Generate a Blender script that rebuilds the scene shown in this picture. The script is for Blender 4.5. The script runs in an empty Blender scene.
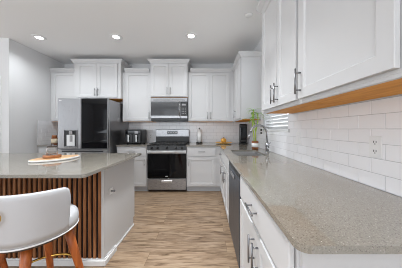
import bpy, bmesh, math, random
from mathutils import Vector, Matrix
random.seed(7)
S = bpy.context.scene
COL = S.collection

# ------------------------------------------------------------------ camera
cd = bpy.data.cameras.new('camera')
cam = bpy.data.objects.new('camera', cd); COL.objects.link(cam)
cam.location = (0, 0, 1.23)
cam.rotation_euler = (math.pi/2, 0, 0)
cd.sensor_width = 36.0
cd.lens = 36.0*176/402
cd.shift_x = -5.3/402
cd.shift_y = -5.0/402
cd.clip_start = 0.02
S.camera = cam

# ------------------------------------------------------------------ world, exposure, daylight
w = bpy.data.worlds.new('world'); S.world = w; w.use_nodes = True
w.node_tree.nodes['Background'].inputs[0].default_value = (0.95, 0.97, 1.0, 1)
w.node_tree.nodes['Background'].inputs[1].default_value = 1.0
S.view_settings.view_transform = 'Standard'
S.view_settings.look = 'None'
S.view_settings.gamma = 1
S.view_settings.exposure = 0.42
S.view_settings.use_curve_mapping = False
S.cycles.use_denoising = True
S.cycles.filter_width = 1.0
S.cycles.max_bounces = 10
S.cycles.diffuse_bounces = 6
S.cycles.sample_clamp_indirect = 6

def area(name, loc, target, sx, sy, power, color=(1, 1, 1)):
    l = bpy.data.lights.new(name, 'AREA'); l.shape = 'RECTANGLE'; l.size = sx; l.size_y = sy
    l.energy = power; l.color = color
    o = bpy.data.objects.new(name, l); COL.objects.link(o); o.location = loc
    d = Vector(target) - Vector(loc)
    o.rotation_euler = d.to_track_quat('-Z', 'Y').to_euler()
    return o
COOL = (0.84, 0.92, 1.0)
area('daylight_rear_window', (-1.0, -4.45, 1.45), (-1.0, 4, 1.35), 3.6, 2.0, 26, COOL)
area('daylight_rear_door', (-5.0, -4.45, 1.3), (-3, 4, 1.2), 2.4, 2.2, 12, COOL)
area('daylight_side_window', (-6.95, 0.5, 1.45), (0, 0.9, 1.2), 3.0, 1.9, 42, COOL)
area('daylight_sink_window', (1.20, 2.35, 1.75), (0.0, 2.35, 1.45), 0.8, 1.05, 6, COOL)
area('ceiling_fill', (-2.6, -2.7, 1.3), (-2.6, -2.4, 2.75), 4.6, 2.4, 120, COOL)   # added fill light, aimed up to brighten the ceiling
for lx, ly, lw in ((-2.3, 0.75, 8), (-0.40, 1.35, 14), (-0.3, -0.6, 8)):       # added fill lights without fixtures, above the frame, for island, floor and worktops
    area('overhead_fill', (lx, ly, 2.73), (lx, ly, 0), 0.14, 0.14, lw, (0.92, 0.965, 1.0)).data.spread = math.radians(95)

# ------------------------------------------------------------------ materials
def mat(name, color, rough=0.5, metal=0.0, **kw):
    m = bpy.data.materials.new(name); m.use_nodes = True
    b = m.node_tree.nodes['Principled BSDF']
    b.inputs['Base Color'].default_value = (*color, 1)
    b.inputs['Roughness'].default_value = rough
    b.inputs['Metallic'].default_value = metal
    for k, v in kw.items():
        b.inputs[k.replace('_', ' ')].default_value = v
    return m

def N(m, t, **kw):
    n = m.node_tree.nodes.new(t)
    for k, v in kw.items(): setattr(n, k, v)
    return n
def L(m, a, b): m.node_tree.links.new(a, b)
def bsdf(m): return m.node_tree.nodes['Principled BSDF']
def ramp(m, stops):
    r = N(m, 'ShaderNodeValToRGB'); e = r.color_ramp.elements
    e[0].position, e[0].color = stops[0][0], (*stops[0][1], 1)
    e[1].position, e[1].color = stops[-1][0], (*stops[-1][1], 1)
    for p, c in stops[1:-1]:
        x = e.new(p); x.color = (*c, 1)
    return r
def coords(m, scale=(1, 1, 1), rot=(0, 0, 0)):
    tc = N(m, 'ShaderNodeTexCoord'); mp = N(m, 'ShaderNodeMapping')
    mp.inputs['Scale'].default_value = scale; mp.inputs['Rotation'].default_value = rot
    L(m, tc.outputs['Object'], mp.inputs['Vector'])
    return mp.outputs['Vector']
def mix(m, a, b, fac, mode='MIX'):
    x = N(m, 'ShaderNodeMix'); x.data_type = 'RGBA'; x.blend_type = mode
    for s, v in ((x.inputs[0], fac), (x.inputs[6], a), (x.inputs[7], b)):
        if isinstance(v, (int, float)): s.default_value = v
        elif isinstance(v, tuple): s.default_value = (*v, 1)
        else: L(m, v, s)
    return x.outputs[2]
def add_bump(m, height, strength=0.1, dist=0.002):
    b = N(m, 'ShaderNodeBump'); b.inputs['Strength'].default_value = strength
    b.inputs['Distance'].default_value = dist
    L(m, height, b.inputs['Height']); L(m, b.outputs[0], bsdf(m).inputs['Normal'])

def paint(name, color, rough, bump=0.05, scale=180):
    m = mat(name, color, rough)
    n = N(m, 'ShaderNodeTexNoise'); n.inputs['Scale'].default_value = scale
    L(m, coords(m), n.inputs['Vector']); add_bump(m, n.outputs['Fac'], bump, 0.001)
    return m

M = {}
M['wall'] = paint('wall_paint', (0.68, 0.68, 0.685), 0.75, 0.08, 120)
M['ceiling'] = paint('ceiling_paint', (0.86, 0.86, 0.86), 0.85, 0.12, 90)
M['white'] = paint('cabinet_white_paint', (0.62, 0.62, 0.625), 0.45, 0.02, 60)
M['trim'] = paint('trim_white_paint', (0.80, 0.80, 0.80), 0.4, 0.02, 60)
M['toe'] = paint('toe_kick_paint', (0.55, 0.57, 0.60), 0.5)
M['grout'] = paint('tile_grout', (0.46, 0.46, 0.47), 0.9)
M['tile'] = mat('glazed_white_tile', (0.88, 0.88, 0.90), 0.16)
n = N(M['tile'], 'ShaderNodeTexNoise'); n.inputs['Scale'].default_value = 9
L(M['tile'], coords(M['tile']), n.inputs['Vector']); add_bump(M['tile'], n.outputs['Fac'], 0.12, 0.01)

def wood(name, c1, c2, c3, rough, scale, rot=(0, 0, 0)):
    m = mat(name, c2, rough)
    v = coords(m, scale, rot)
    n = N(m, 'ShaderNodeTexNoise'); n.inputs['Scale'].default_value = 4; n.inputs['Detail'].default_value = 6
    n.inputs['Distortion'].default_value = 0.6
    L(m, v, n.inputs['Vector'])
    r = ramp(m, [(0.3, c1), (0.52, c2), (0.72, c3)])
    L(m, n.outputs['Fac'], r.inputs[0]); L(m, r.outputs[0], bsdf(m).inputs['Base Color'])
    add_bump(m, n.outputs['Fac'], 0.08, 0.001)
    return m
M['maple'] = wood('natural_maple', (0.60, 0.235, 0.025), (0.72, 0.30, 0.035), (0.78, 0.36, 0.06), 0.55, (9, 1.2, 9))
M['slat'] = wood('walnut_slat', (0.16, 0.060, 0.022), (0.31, 0.128, 0.050), (0.42, 0.195, 0.085), 0.65, (14, 14, 1.0))
M['leg'] = wood('walnut_leg', (0.28, 0.065, 0.012), (0.42, 0.105, 0.020), (0.50, 0.15, 0.030), 0.35, (14, 14, 1.2))
M['board'] = wood('serving_board_wood', (0.56, 0.31, 0.14), (0.66, 0.40, 0.20), (0.74, 0.49, 0.27), 0.45, (3, 8, 6))
M['tray'] = wood('tray_wood', (0.60, 0.34, 0.07), (0.72, 0.42, 0.09), (0.80, 0.50, 0.13), 0.45, (3, 9, 6))
M['darktray'] = wood('amber_wood', (0.22, 0.07, 0.02), (0.33, 0.11, 0.03), (0.42, 0.17, 0.05), 0.35, (5, 9, 9))
bsdf(M['maple']).inputs['Specular IOR Level'].default_value = 0.15
bsdf(M['slat']).inputs['Specular IOR Level'].default_value = 0.3
M['felt'] = paint('black_felt', (0.010, 0.009, 0.009), 0.95)

# floor: vinyl planks running across the room
m = mat('vinyl_plank_floor', (0.4, 0.3, 0.2), 0.42); M['floor'] = m
v = coords(m)
br = N(m, 'ShaderNodeTexBrick'); br.offset = 0.37; br.squash = 1.0
br.inputs['Scale'].default_value = 1; br.inputs['Brick Width'].default_value = 1.22
br.inputs['Row Height'].default_value = 0.18; br.inputs['Mortar Size'].default_value = 0.0016
br.inputs['Mortar Smooth'].default_value = 0.2
br.inputs['Color1'].default_value = (0.0, 0, 0, 1); br.inputs['Color2'].default_value = (1, 1, 1, 1)
br.inputs['Mortar'].default_value = (0.5, 0.5, 0.5, 1)
L(m, v, br.inputs['Vector'])
mp = N(m, 'ShaderNodeMapping'); mp.inputs['Scale'].default_value = (1.6, 14, 1); L(m, v, mp.inputs['Vector'])
addv = N(m, 'ShaderNodeVectorMath'); addv.operation = 'ADD'
sc = N(m, 'ShaderNodeVectorMath'); sc.operation = 'SCALE'; sc.inputs['Scale'].default_value = 7.0
L(m, br.outputs['Color'], sc.inputs[0]); L(m, mp.outputs[0], addv.inputs[0]); L(m, sc.outputs[0], addv.inputs[1])
g = N(m, 'ShaderNodeTexNoise'); g.inputs['Scale'].default_value = 2.2; g.inputs['Detail'].default_value = 8
g.inputs['Roughness'].default_value = 0.62; g.inputs['Distortion'].default_value = 0.8
L(m, addv.outputs[0], g.inputs['Vector'])
r = ramp(m, [(0.32, (0.11, 0.064, 0.036)), (0.44, (0.26, 0.175, 0.110)), (0.54, (0.36, 0.255, 0.168)), (0.70, (0.45, 0.340, 0.240))])
L(m, g.outputs['Fac'], r.inputs[0])
tone = ramp(m, [(0.0, (0.84, 0.83, 0.83)), (1.0, (1.06, 1.04, 1.0))])
L(m, br.outputs['Color'], tone.inputs[0])
c = mix(m, r.outputs[0], tone.outputs[0], 1.0, 'MULTIPLY')
c = mix(m, c, (0.16, 0.10, 0.06), br.outputs['Fac'])
L(m, c, bsdf(m).inputs['Base Color'])
add_bump(m, g.outputs['Fac'], 0.08, 0.002)

# quartz worktops
m = mat('speckled_quartz', (0.4, 0.37, 0.33), 0.045, IOR=1.9); M['quartz'] = m
v = coords(m)
n1 = N(m, 'ShaderNodeTexNoise'); n1.inputs['Scale'].default_value = 210; n1.inputs['Detail'].default_value = 3
n2 = N(m, 'ShaderNodeTexVoronoi'); n2.inputs['Scale'].default_value = 150
n3 = N(m, 'ShaderNodeTexVoronoi'); n3.inputs['Scale'].default_value = 45
for x in (n1, n2, n3): L(m, v, x.inputs['Vector'])
r1 = ramp(m, [(0.30, (0.155, 0.14, 0.115)), (0.40, (0.245, 0.225, 0.190)), (0.60, (0.275, 0.252, 0.215)), (0.74, (0.40, 0.38, 0.34))])
L(m, n1.outputs['Fac'], r1.inputs[0])
r2 = ramp(m, [(0.16, (1, 1, 1)), (0.24, (0, 0, 0))]); L(m, n2.outputs['Distance'], r2.inputs[0])
r3 = ramp(m, [(0.045, (1, 1, 1)), (0.07, (0, 0, 0))]); L(m, n3.outputs['Distance'], r3.inputs[0])
c = mix(m, r1.outputs[0], (0.12, 0.10, 0.085), r2.outputs[0])
c = mix(m, c, (0.85, 0.83, 0.80), r3.outputs[0])
L(m, c, bsdf(m).inputs['Base Color'])

def brushed(name, color, rough, scale, metal=1.0):
    m = mat(name, color, rough, metal)
    n = N(m, 'ShaderNodeTexNoise'); n.inputs['Scale'].default_value = 6; n.inputs['Detail'].default_value = 4
    L(m, coords(m, scale), n.inputs['Vector'])
    r = ramp(m, [(0.3, (rough*0.8,)*3), (0.7, (rough*1.25,)*3)])
    L(m, n.outputs['Fac'], r.inputs[0]); L(m, r.outputs[0], bsdf(m).inputs['Roughness'])
    add_bump(m, n.outputs['Fac'], 0.03, 0.0006)
    return m
M['steel'] = brushed('brushed_steel', (0.36, 0.36, 0.37), 0.30, (2, 2, 60), 0.7)
M['fridge_steel'] = brushed('fridge_steel', (0.36, 0.36, 0.37), 0.33, (60, 60, 1.5))
M['dark_steel'] = brushed('dark_steel', (0.095, 0.108, 0.130), 0.36, (60, 60, 1.5), 0.6)
M['sink_steel'] = brushed('sink_steel', (0.62, 0.62, 0.62), 0.33, (30, 2, 2))
M['bright_steel'] = brushed('bright_steel', (0.72, 0.72, 0.72), 0.35, (2, 2, 60), 0.5)
M['chrome'] = mat('polished_chrome', (0.50, 0.50, 0.51), 0.12, 1.0)
M['nickel'] = mat('dark_nickel', (0.26, 0.26, 0.27), 0.32, 1.0)
M['satin'] = mat('satin_nickel', (0.34, 0.34, 0.34), 0.32, 1.0)
M['gold'] = mat('polished_brass', (0.75, 0.50, 0.13), 0.2, 1.0)
M['black'] = mat('black_plastic', (0.012, 0.012, 0.013), 0.35)
M['iron'] = mat('black_cast_iron', (0.018, 0.018, 0.018), 0.55)
M['glassblack'] = mat('black_glass', (0.004, 0.004, 0.005), 0.04, 0.0, IOR=1.33)
M['greyglass'] = mat('tinted_dark_glass', (0.045, 0.045, 0.048), 0.08)
M['plastic'] = mat('white_plastic', (0.80, 0.80, 0.80), 0.35)
M['slot'] = mat('socket_dark', (0.05, 0.05, 0.05), 0.5)
M['leather'] = paint('white_leather', (0.52, 0.52, 0.535), 0.5, 0.12, 220)
M['paper'] = paint('paper_towel', (0.93, 0.93, 0.92), 0.95, 0.3, 260)
M['orange'] = mat('orange_glaze', (0.78, 0.42, 0.07), 0.35)
M['stem'] = mat('brown_stem', (0.12, 0.06, 0.02), 0.7)
M['amber'] = mat('amber_glass', (0.20, 0.06, 0.02), 0.08)
M['cream'] = mat('cream_label', (0.80, 0.68, 0.50), 0.7)
M['lid'] = mat('dark_lid', (0.05, 0.035, 0.03), 0.35)
M['soil'] = paint('pebbles', (0.22, 0.13, 0.07), 0.9)
M['resin'] = mat('white_resin', (0.82, 0.80, 0.77), 0.25)
M['grey_plastic'] = mat('grey_plastic', (0.30, 0.30, 0.30), 0.4)
M['silver_print'] = mat('silver_print', (0.6, 0.6, 0.6), 0.4)
m = mat('bamboo_green', (0.28, 0.46, 0.06), 0.4); M['bamboo'] = m
n = N(m, 'ShaderNodeTexNoise'); n.inputs['Scale'].default_value = 25; L(m, coords(m), n.inputs['Vector'])
r = ramp(m, [(0.3, (0.20, 0.42, 0.04)), (0.7, (0.50, 0.56, 0.08))]); L(m, n.outputs['Fac'], r.inputs[0]); L(m, r.outputs[0], bsdf(m).inputs['Base Color'])
m = mat('bamboo_leaf', (0.22, 0.48, 0.06), 0.4); M['leaf'] = m
n = N(m, 'ShaderNodeTexNoise'); n.inputs['Scale'].default_value = 30; L(m, coords(m), n.inputs['Vector'])
r = ramp(m, [(0.3, (0.14, 0.36, 0.04)), (0.7, (0.40, 0.60, 0.12))]); L(m, n.outputs['Fac'], r.inputs[0]); L(m, r.outputs[0], bsdf(m).inputs['Base Color'])
M['blind'] = mat('white_blind_slat', (0.75, 0.75, 0.75), 0.5)
tb = N(M['blind'], 'ShaderNodeBsdfTranslucent'); tb.inputs[0].default_value = (0.9, 0.9, 0.9, 1)
ms = N(M['blind'], 'ShaderNodeMixShader'); ms.inputs[0].default_value = 0.25
L(M['blind'], bsdf(M['blind']).outputs[0], ms.inputs[1]); L(M['blind'], tb.outputs[0], ms.inputs[2])
L(M['blind'], ms.outputs[0], M['blind'].node_tree.nodes['Material Output'].inputs[0])
M['glass'] = mat('clear_glass', (1, 1, 1), 0.02, 0.0, Transmission_Weight=1.0, IOR=1.15)
M['jar_glass'] = mat('jar_glass', (0.95, 0.93, 0.92), 0.03, 0.0, Transmission_Weight=1.0, IOR=1.12)
M['lens'] = bpy.data.materials.new('lamp_lens'); M['lens'].use_nodes = True
nt = M['lens'].node_tree; nt.nodes.remove(nt.nodes['Principled BSDF'])
e = nt.nodes.new('ShaderNodeEmission'); e.inputs[1].default_value = 14; nt.links.new(e.outputs[0], nt.nodes['Material Output'].inputs[0])
M['display'] = mat('display_panel', (0.02, 0.02, 0.025), 0.1)
b = bsdf(M['display']); b.inputs['Emission Color'].default_value = (0.7, 0.85, 1, 1); b.inputs['Emission Strength'].default_value = 0.02
M['display_grey'] = mat('display_grey', (0.34, 0.34, 0.35), 0.3)

# ------------------------------------------------------------------ mesh helpers
class MB:
    def __init__(s): s.bm = bmesh.new()
    def _xf(s, vs, mtx):
        if mtx is not None: bmesh.ops.transform(s.bm, matrix=mtx, verts=vs)
    def box(s, x0, x1, y0, y1, z0, z1, bev=0.0, seg=1, mi=0, mtx=None):
        x0, x1 = min(x0, x1), max(x0, x1); y0, y1 = min(y0, y1), max(y0, y1); z0, z1 = min(z0, z1), max(z0, z1)
        r = bmesh.ops.create_cube(s.bm, size=1)
        vs = r['verts']
        for v in vs:
            v.co = Vector((x0 + (v.co.x+.5)*(x1-x0), y0 + (v.co.y+.5)*(y1-y0), z0 + (v.co.z+.5)*(z1-z0)))
        fs = set(f for v in vs for f in v.link_faces)
        if bev > 0:
            es = list(set(e for v in vs for e in v.link_edges))
            rr = bmesh.ops.bevel(s.bm, geom=es, offset=min(bev, .45*min(x1-x0, y1-y0, z1-z0)), segments=seg, affect='EDGES', profile=0.5)
            vs = list(set(rr['verts']) | set(v for v in vs if v.is_valid))
            fs = set(f for v in vs for f in v.link_faces)
        for f in fs: f.material_index = mi
        s._xf(vs, mtx)
        return s
    def rings(s, loops, cap0=True, cap1=True, closed=True, mi=0, smooth=False):
        bm = s.bm; vl = [[bm.verts.new(p) for p in lp] for lp in loops]
        k = len(vl[0])
        for a, b in zip(vl, vl[1:]):
            for i in range(k if closed else k-1):
                j = (i+1) % k
                try:
                    f = bm.faces.new((a[i], a[j], b[j], b[i])); f.material_index = mi; f.smooth = smooth
                except ValueError: pass
        if cap0: f = bm.faces.new(vl[0][::-1]); f.material_index = mi
        if cap1: f = bm.faces.new(vl[-1]); f.material_index = mi
        return s
    def lathe(s, prof, c=(0, 0, 0), n=24, mi=0, smooth=True, mtx=None, sx=1.0, sy=1.0):
        # prof: (r, z) list, closed at both ends by caps
        loops = []
        for r, z in prof:
            loops.append([Vector((r*sx*math.cos(2*math.pi*i/n), r*sy*math.sin(2*math.pi*i/n), z)) for i in range(n)])
        base = Matrix.Translation(c)
        mm = base @ mtx if mtx is not None else base
        loops = [[mm @ p for p in lp] for lp in loops]
        return s.rings(loops, mi=mi, smooth=smooth)
    def cyl(s, p0, p1, r0, r1=None, n=16, mi=0, smooth=True):
        if r1 is None: r1 = r0
        p0, p1 = Vector(p0), Vector(p1)
        d = (p1-p0).normalized(); u = d.orthogonal().normalized(); w_ = d.cross(u)
        loops = [[p + (u*math.cos(2*math.pi*i/n) + w_*math.sin(2*math.pi*i/n))*r for i in range(n)] for p, r in ((p0, r0), (p1, r1))]
        return s.rings(loops, mi=mi, smooth=smooth)
    def tube(s, pts, rad, n=12, mi=0, closed=False, smooth=True):
        pts = [Vector(p) for p in pts]; k = len(pts)
        rads = rad if isinstance(rad, (list, tuple)) else [rad]*k
        tang = []
        for i in range(k):
            a = pts[(i-1) % k] if (closed or i > 0) else pts[i]
            b = pts[(i+1) % k] if (closed or i < k-1) else pts[i]
            tang.append((b-a).normalized())
        u = tang[0].orthogonal().normalized(); loops = []
        for i in range(k):
            u = (u - tang[i]*u.dot(tang[i])).normalized(); w_ = tang[i].cross(u)
            loops.append([pts[i] + (u*math.cos(2*math.pi*j/n) + w_*math.sin(2*math.pi*j/n))*rads[i] for j in range(n)])
        if closed:
            loops.append(loops[0])
            s.rings(loops, cap0=False, cap1=False, mi=mi, smooth=smooth)
            bmesh.ops.remove_doubles(s.bm, verts=s.bm.verts, dist=1e-6)
        else: s.rings(loops, mi=mi, smooth=smooth)
        return s
    def prism(s, poly, z0, z1, mi=0):
        return s.rings([[Vector((x, y, z0)) for x, y in poly], [Vector((x, y, z1)) for x, y in poly]], mi=mi)
    def build(s, name, material, parent=None, origin=None, smooth_angle=None):
        bm = s.bm
        bmesh.ops.recalc_face_normals(bm, faces=bm.faces)
        me = bpy.data.meshes.new(name)
        root = parent
        while root is not None and root.parent is not None: root = root.parent
        if root is not None: org = Vector(root.location)
        elif origin is not None: org = Vector(origin)
        else:
            xs = [v.co for v in bm.verts]
            org = Vector(((min(c.x for c in xs)+max(c.x for c in xs))/2, (min(c.y for c in xs)+max(c.y for c in xs))/2, min(c.z for c in xs)))
        bmesh.ops.translate(bm, verts=bm.verts, vec=-org)
        bm.to_mesh(me); bm.free()
        for mm in (material if isinstance(material, (list, tuple)) else [material]): me.materials.append(mm)
        o = bpy.data.objects.new(name, me); COL.objects.link(o)
        if parent is not None: o.parent = parent
        else: o.location = org
        return o

def thing(name, loc, label, cat, group=None):
    o = bpy.data.objects.new(name, None); COL.objects.link(o); o.location = loc
    o.empty_display_size = 0.1
    return tag(o, label, cat, group)
def tag(o, label, cat, group=None):
    o['label'] = label; o['category'] = cat
    if group: o['group'] = group
    return o
def struct(o): o['kind'] = 'structure'; return o
def copy_tree(o, parent=None):
    c = o.copy(); COL.objects.link(c)
    if parent is not None: c.parent = parent
    for ch in list(o.children): copy_tree(ch, c)
    return c

# local (u across, v up, w outward) -> world
def P_back(yf): return lambda u, v, w: Vector((u, yf - w, v))
def P_right(xf): return lambda u, v, w: Vector((xf - w, u, v))
def rect(P, u0, u1, v0, v1, w): return [P(u0, v0, w), P(u1, v0, w), P(u1, v1, w), P(u0, v1, w)]
def shaker(P, u0, u1, v0, v1, t=0.022, fr=0.057, b=0.0012):
    mb = MB()
    R = lambda i, w: rect(P, u0+i, u1-i, v0+i, v1-i, w)
    mb.rings([R(0, 0.004), R(0, t-b), R(b, t), R(fr, t), R(fr+0.004, t-0.003), R(fr+0.007, t-0.010)])
    return mb
def slab(P, u0, u1, v0, v1, t=0.022, b=0.005):
    mb = MB()
    R = lambda i, w: rect(P, u0+i, u1-i, v0+i, v1-i, w)
    mb.rings([R(0, 0.004), R(0, t-b), R(b*0.4, t-b*0.35), R(b*1.6, t)])
    return mb
def lbox(mb, P, u0, u1, v0, v1, w0, w1, bev=0.0, mi=0):
    a, c = P(u0, v0, w0), P(u1, v1, w1)
    return mb.box(a.x, c.x, a.y, c.y, a.z, c.z, bev=bev, mi=mi)
def pull(P, u, v, length, vertical, w0, r=0.0055, off=0.032):
    mb = MB()
    du, dv = (0, length/2) if vertical else (length/2, 0)
    mb.cyl(P(u-du, v-dv, w0+off), P(u+du, v+dv, w0+off), r)
    for s in (-0.68, 0.68):
        mb.cyl(P(u+du*s, v+dv*s, w0+0.0002), P(u+du*s, v+dv*s, w0+off), r*0.85, n=10)
    return mb
CROWN = [(0.0, 0.0), (0.010, 0.0), (0.014, 0.014), (0.026, 0.024), (0.044, 0.052), (0.050, 0.056), (0.050, 0.074), (0.0, 0.074)]
def crown_mesh(path, z):
    mb = MB(); k = len(path); loops = []
    pts = [Vector((p[0], p[1])) for p in path]
    nrm = []
    for a, b in zip(pts, pts[1:]):
        d = (b-a).normalized(); nrm.append(Vector((d.y, -d.x)))
    for i, p in enumerate(pts):
        if i == 0: mvec = nrm[0]
        elif i == k-1: mvec = nrm[-1]
        else:
            mvec = nrm[i-1] + nrm[i]; mvec = mvec / (mvec.dot(nrm[i]))
        loops.append([Vector((p.x + mvec.x*o, p.y + mvec.y*o, z+h)) for o, h in CROWN])
    return mb.rings(loops)

# ------------------------------------------------------------------ the shell
XR, XL, YB, ZC, YS = 0.911, -3.28, 4.073, 2.74, 2.924
WY0, WY1, WZ0, WZ1 = 1.95, 2.76, 1.213, 2.30      # window over the sink
struct(MB().box(-7.1, 1.1, -5.1, 4.3, -0.10, 0.0).build('floor', M['floor']))
struct(MB().box(-7.1, 1.1, -5.1, 4.3, ZC, ZC+0.10).build('ceiling', M['ceiling']))
struct(MB().box(XL-0.11, XR+0.15, YB, YB+0.12, 0, ZC).build('wall_back', M['wall']))
mb = MB()
mb.box(XR, XR+0.14, -5.0, WY0, 0, ZC).box(XR, XR+0.14, WY1, YB, 0, ZC)
mb.box(XR, XR+0.14, WY0, WY1, 0, WZ0).box(XR, XR+0.14, WY0, WY1, WZ1, ZC)
struct(mb.build('wall_right', M['wall']))
struct(MB().box(XL-0.11, XL, YS, YB, 0, ZC).build('wall_left', M['wall']))
DX0, DX1 = -4.37, -3.47                               # door beside the wall corner
mb = MB().box(DX1, XL-0.111, YS, YS+0.11, 0, ZC).box(-7.0, DX0, YS, YS+0.11, 0, ZC).box(DX0, DX1, YS, YS+0.11, 2.05, ZC)
struct(mb.build('wall_stub', M['wall']))
mb = MB()   # rear wall with a wide window and a glazed door opening
for x0, x1, z0, z1 in ((-7.0, -6.2, 0, ZC), (-3.8, -2.8, 0, ZC), (0.8, XR, 0, ZC), (-6.2, -3.8, 2.4, ZC), (-2.8, 0.8, 2.4, ZC), (-2.8, 0.8, 0, 0.5)):
    mb.box(x0, x1, -4.6, -4.5, z0, z1)
struct(mb.build('wall_rear', M['wall']))
mb = MB()
mb.box(-7.1, -7.0, -5.0, -1.0, 0, ZC).box(-7.1, -7.0, 2.0, YS+0.11, 0, ZC).box(-7.1, -7.0, -1.0, 2.0, 0, 0.5).box(-7.1, -7.0, -1.0, 2.0, 2.4, ZC)
struct(mb.build('wall_side', M['wall']))
# door with casing beside the wall corner
P = P_back(YS)
mb = MB(); lbox(mb, P, DX1-0.004, DX1+0.058, 0, 2.112, 0.0005, 0.016, 0.003)
lbox(mb, P, DX0-0.058, DX0+0.004, 0, 2.112, 0.0005, 0.016, 0.003); lbox(mb, P, DX0+0.0045, DX1-0.0045, 2.05, 2.112, 0.0005, 0.016, 0.003)
dc = struct(mb.build('trim_1', M['trim']))
mb = shaker(P_back(YS+0.05), DX0+0.006, DX1-0.006, 0.008, 2.044, 0.035, 0.12)
dr = struct(mb.build('door_1', M['trim']))
MB().cyl((DX0+0.07, YS-0.03, 0.98), (DX0+0.07, YS+0.0145, 0.98), 0.026, 0.012).build('door_knob', M['satin'], dr)
# base trim on the stub
mb = MB(); lbox(mb, P_back(YS), DX1+0.060, XL-0.001, 0, 0.11, 0.0005, 0.013, 0.003)
struct(mb.build('baseboard_stub', M['trim']))

# ------------------------------------------------------------------ tile splashbacks
def tiles(P, u0, u1, v0, v1, hole=None, back=0.007, face=0.009, phase=0.0):
    gb, tb = MB(), MB()
    def put(a, b, c, d):
        if b-a < 0.006 or d-c < 0.006: return
        g_, ch = 0.0012, 0.0018
        a, b, c, d = a+g_, b-g_, c+g_, d-g_
        tb.rings([rect(P, a, b, c, d, back), rect(P, a, b, c, d, face-0.0008), rect(P, a+ch, b-ch, c+ch, d-ch, face)], cap0=False)
    if hole:
        h0, h1, hv = hole
        lbox(gb, P, u0, u1, v0, hv, 0.0003, back); lbox(gb, P, u0, h0, hv, v1, 0.0003, back); lbox(gb, P, h1, u1, hv, v1, 0.0003, back)
    else: lbox(gb, P, u0, u1, v0, v1, 0.0003, back)
    ph, pl = 0.079, 0.1555
    i = 0
    while v0 + i*ph < v1 - 0.004:
        a0, a1 = v0+i*ph, min(v0+(i+1)*ph, v1)
        u = u0 - pl + phase + (pl/2 if i % 2 else 0)
        while u > u0: u -= pl
        while u < u1:
            a, b = max(u, u0), min(u+pl, u1)
            if hole and a1 > hole[2]:
                if a0 < hole[2]: 
                    put(a, b, a0, hole[2]) if (a < h1 and b > h0) else put(a, b, a0, a1)
                else:
                    if b <= h0 or a >= h1: put(a, b, a0, a1)
                    else:
                        put(a, min(b, h0), a0, a1); put(max(a, h1), b, a0, a1)
            else: put(a, b, a0, a1)
            u += pl
        i += 1
    return gb, tb
TILE = {}
ZW, ZU = 0.914, 1.385       # worktop top, underside of wall cabinets
gb, tb = tiles(P_right(XR), 0.42, YB-0.0095, ZW+0.0006, ZU-0.0006, (WY0-0.0005, WY1+0.0005, WZ0-0.02))
t_ = struct(tb.build('trim_2', M['tile'])); struct(gb.build('grout_bed', M['grout'], t_))
gb, tb = tiles(P_back(YB), -1.782, XR-0.0095, ZW+0.0006, ZU-0.0006)
t_ = struct(tb.build('trim_3', M['tile'])); struct(gb.build('grout_bed', M['grout'], t_))
gb, tb = tiles(P_back(YB), XL+0.0095, -2.722, ZW+0.0006, ZU-0.0006)
t_ = struct(tb.build('trim_4', M['tile'])); struct(gb.build('grout_bed', M['grout'], t_))
gb, tb = tiles(lambda u, v, w_: Vector((XL+w_, u, v)), 3.42, YB-0.0095, ZW+0.0006, 1.40)
t_ = struct(tb.build('trim_5', M['tile'])); struct(gb.build('grout_bed', M['grout'], t_))

# ------------------------------------------------------------------ window over the sink
mb = MB()
xi = XR-0.002
for a in ((WY0, WY0+0.03, WZ0, WZ1), (WY1-0.03, WY1, WZ0, WZ1), (WY0+0.03, WY1-0.03, WZ0, WZ0+0.03), (WY0+0.03, WY1-0.03, WZ1-0.03, WZ1), (WY0+0.03, WY1-0.03, 1.74, 1.77)):
    mb.box(XR+0.075, XR+0.115, a[0], a[1], a[2], a[3], 0.002)
wn = struct(mb.build('window_1', M['trim']))
MB().box(XR+0.092, XR+0.096, WY0+0.028, WY1-0.028, WZ0+0.028, WZ1-0.028).build('window_pane', M['glass'], wn)
mb = MB().box(XR-0.010, XR+0.074, WY0, WY1, WZ0-0.0195, WZ0-0.0005, 0.003)
mb.build('window_sill', M['trim'], wn)
bl = thing('window_blind', (XR+0.035, (WY0+WY1)/2, WZ0), 'white horizontal slatted blind in the window above the sink', 'blind')
mb = MB()
z = WZ0+0.035
while z < WZ1-0.06:
    mb.box(-0.025, 0.025, WY0+0.012, WY1-0.012, -0.0012, 0.0012, mtx=Matrix.Translation((XR+0.035, 0, z)) @ Matrix.Rotation(math.radians(33), 4, 'Y'))
    z += 0.045
mb.build('slats', M['blind'], bl)
MB().box(XR+0.012, XR+0.058, WY0+0.008, WY1-0.008, WZ1-0.05, WZ1-0.002, 0.003).build('head_rail', M['trim'], bl)
MB().box(XR+0.020, XR+0.050, WY0+0.012, WY1-0.012, WZ0+0.0005, WZ0+0.014, 0.003).build('bottom_rail', M['trim'], bl)
for yy in (WY0+0.14, WY1-0.14):
    MB().cyl((XR+0.012, yy, WZ0+0.01), (XR+0.012, yy, WZ1-0.05), 0.0012, n=6).build('ladder_cord', M['trim'], bl)

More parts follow.
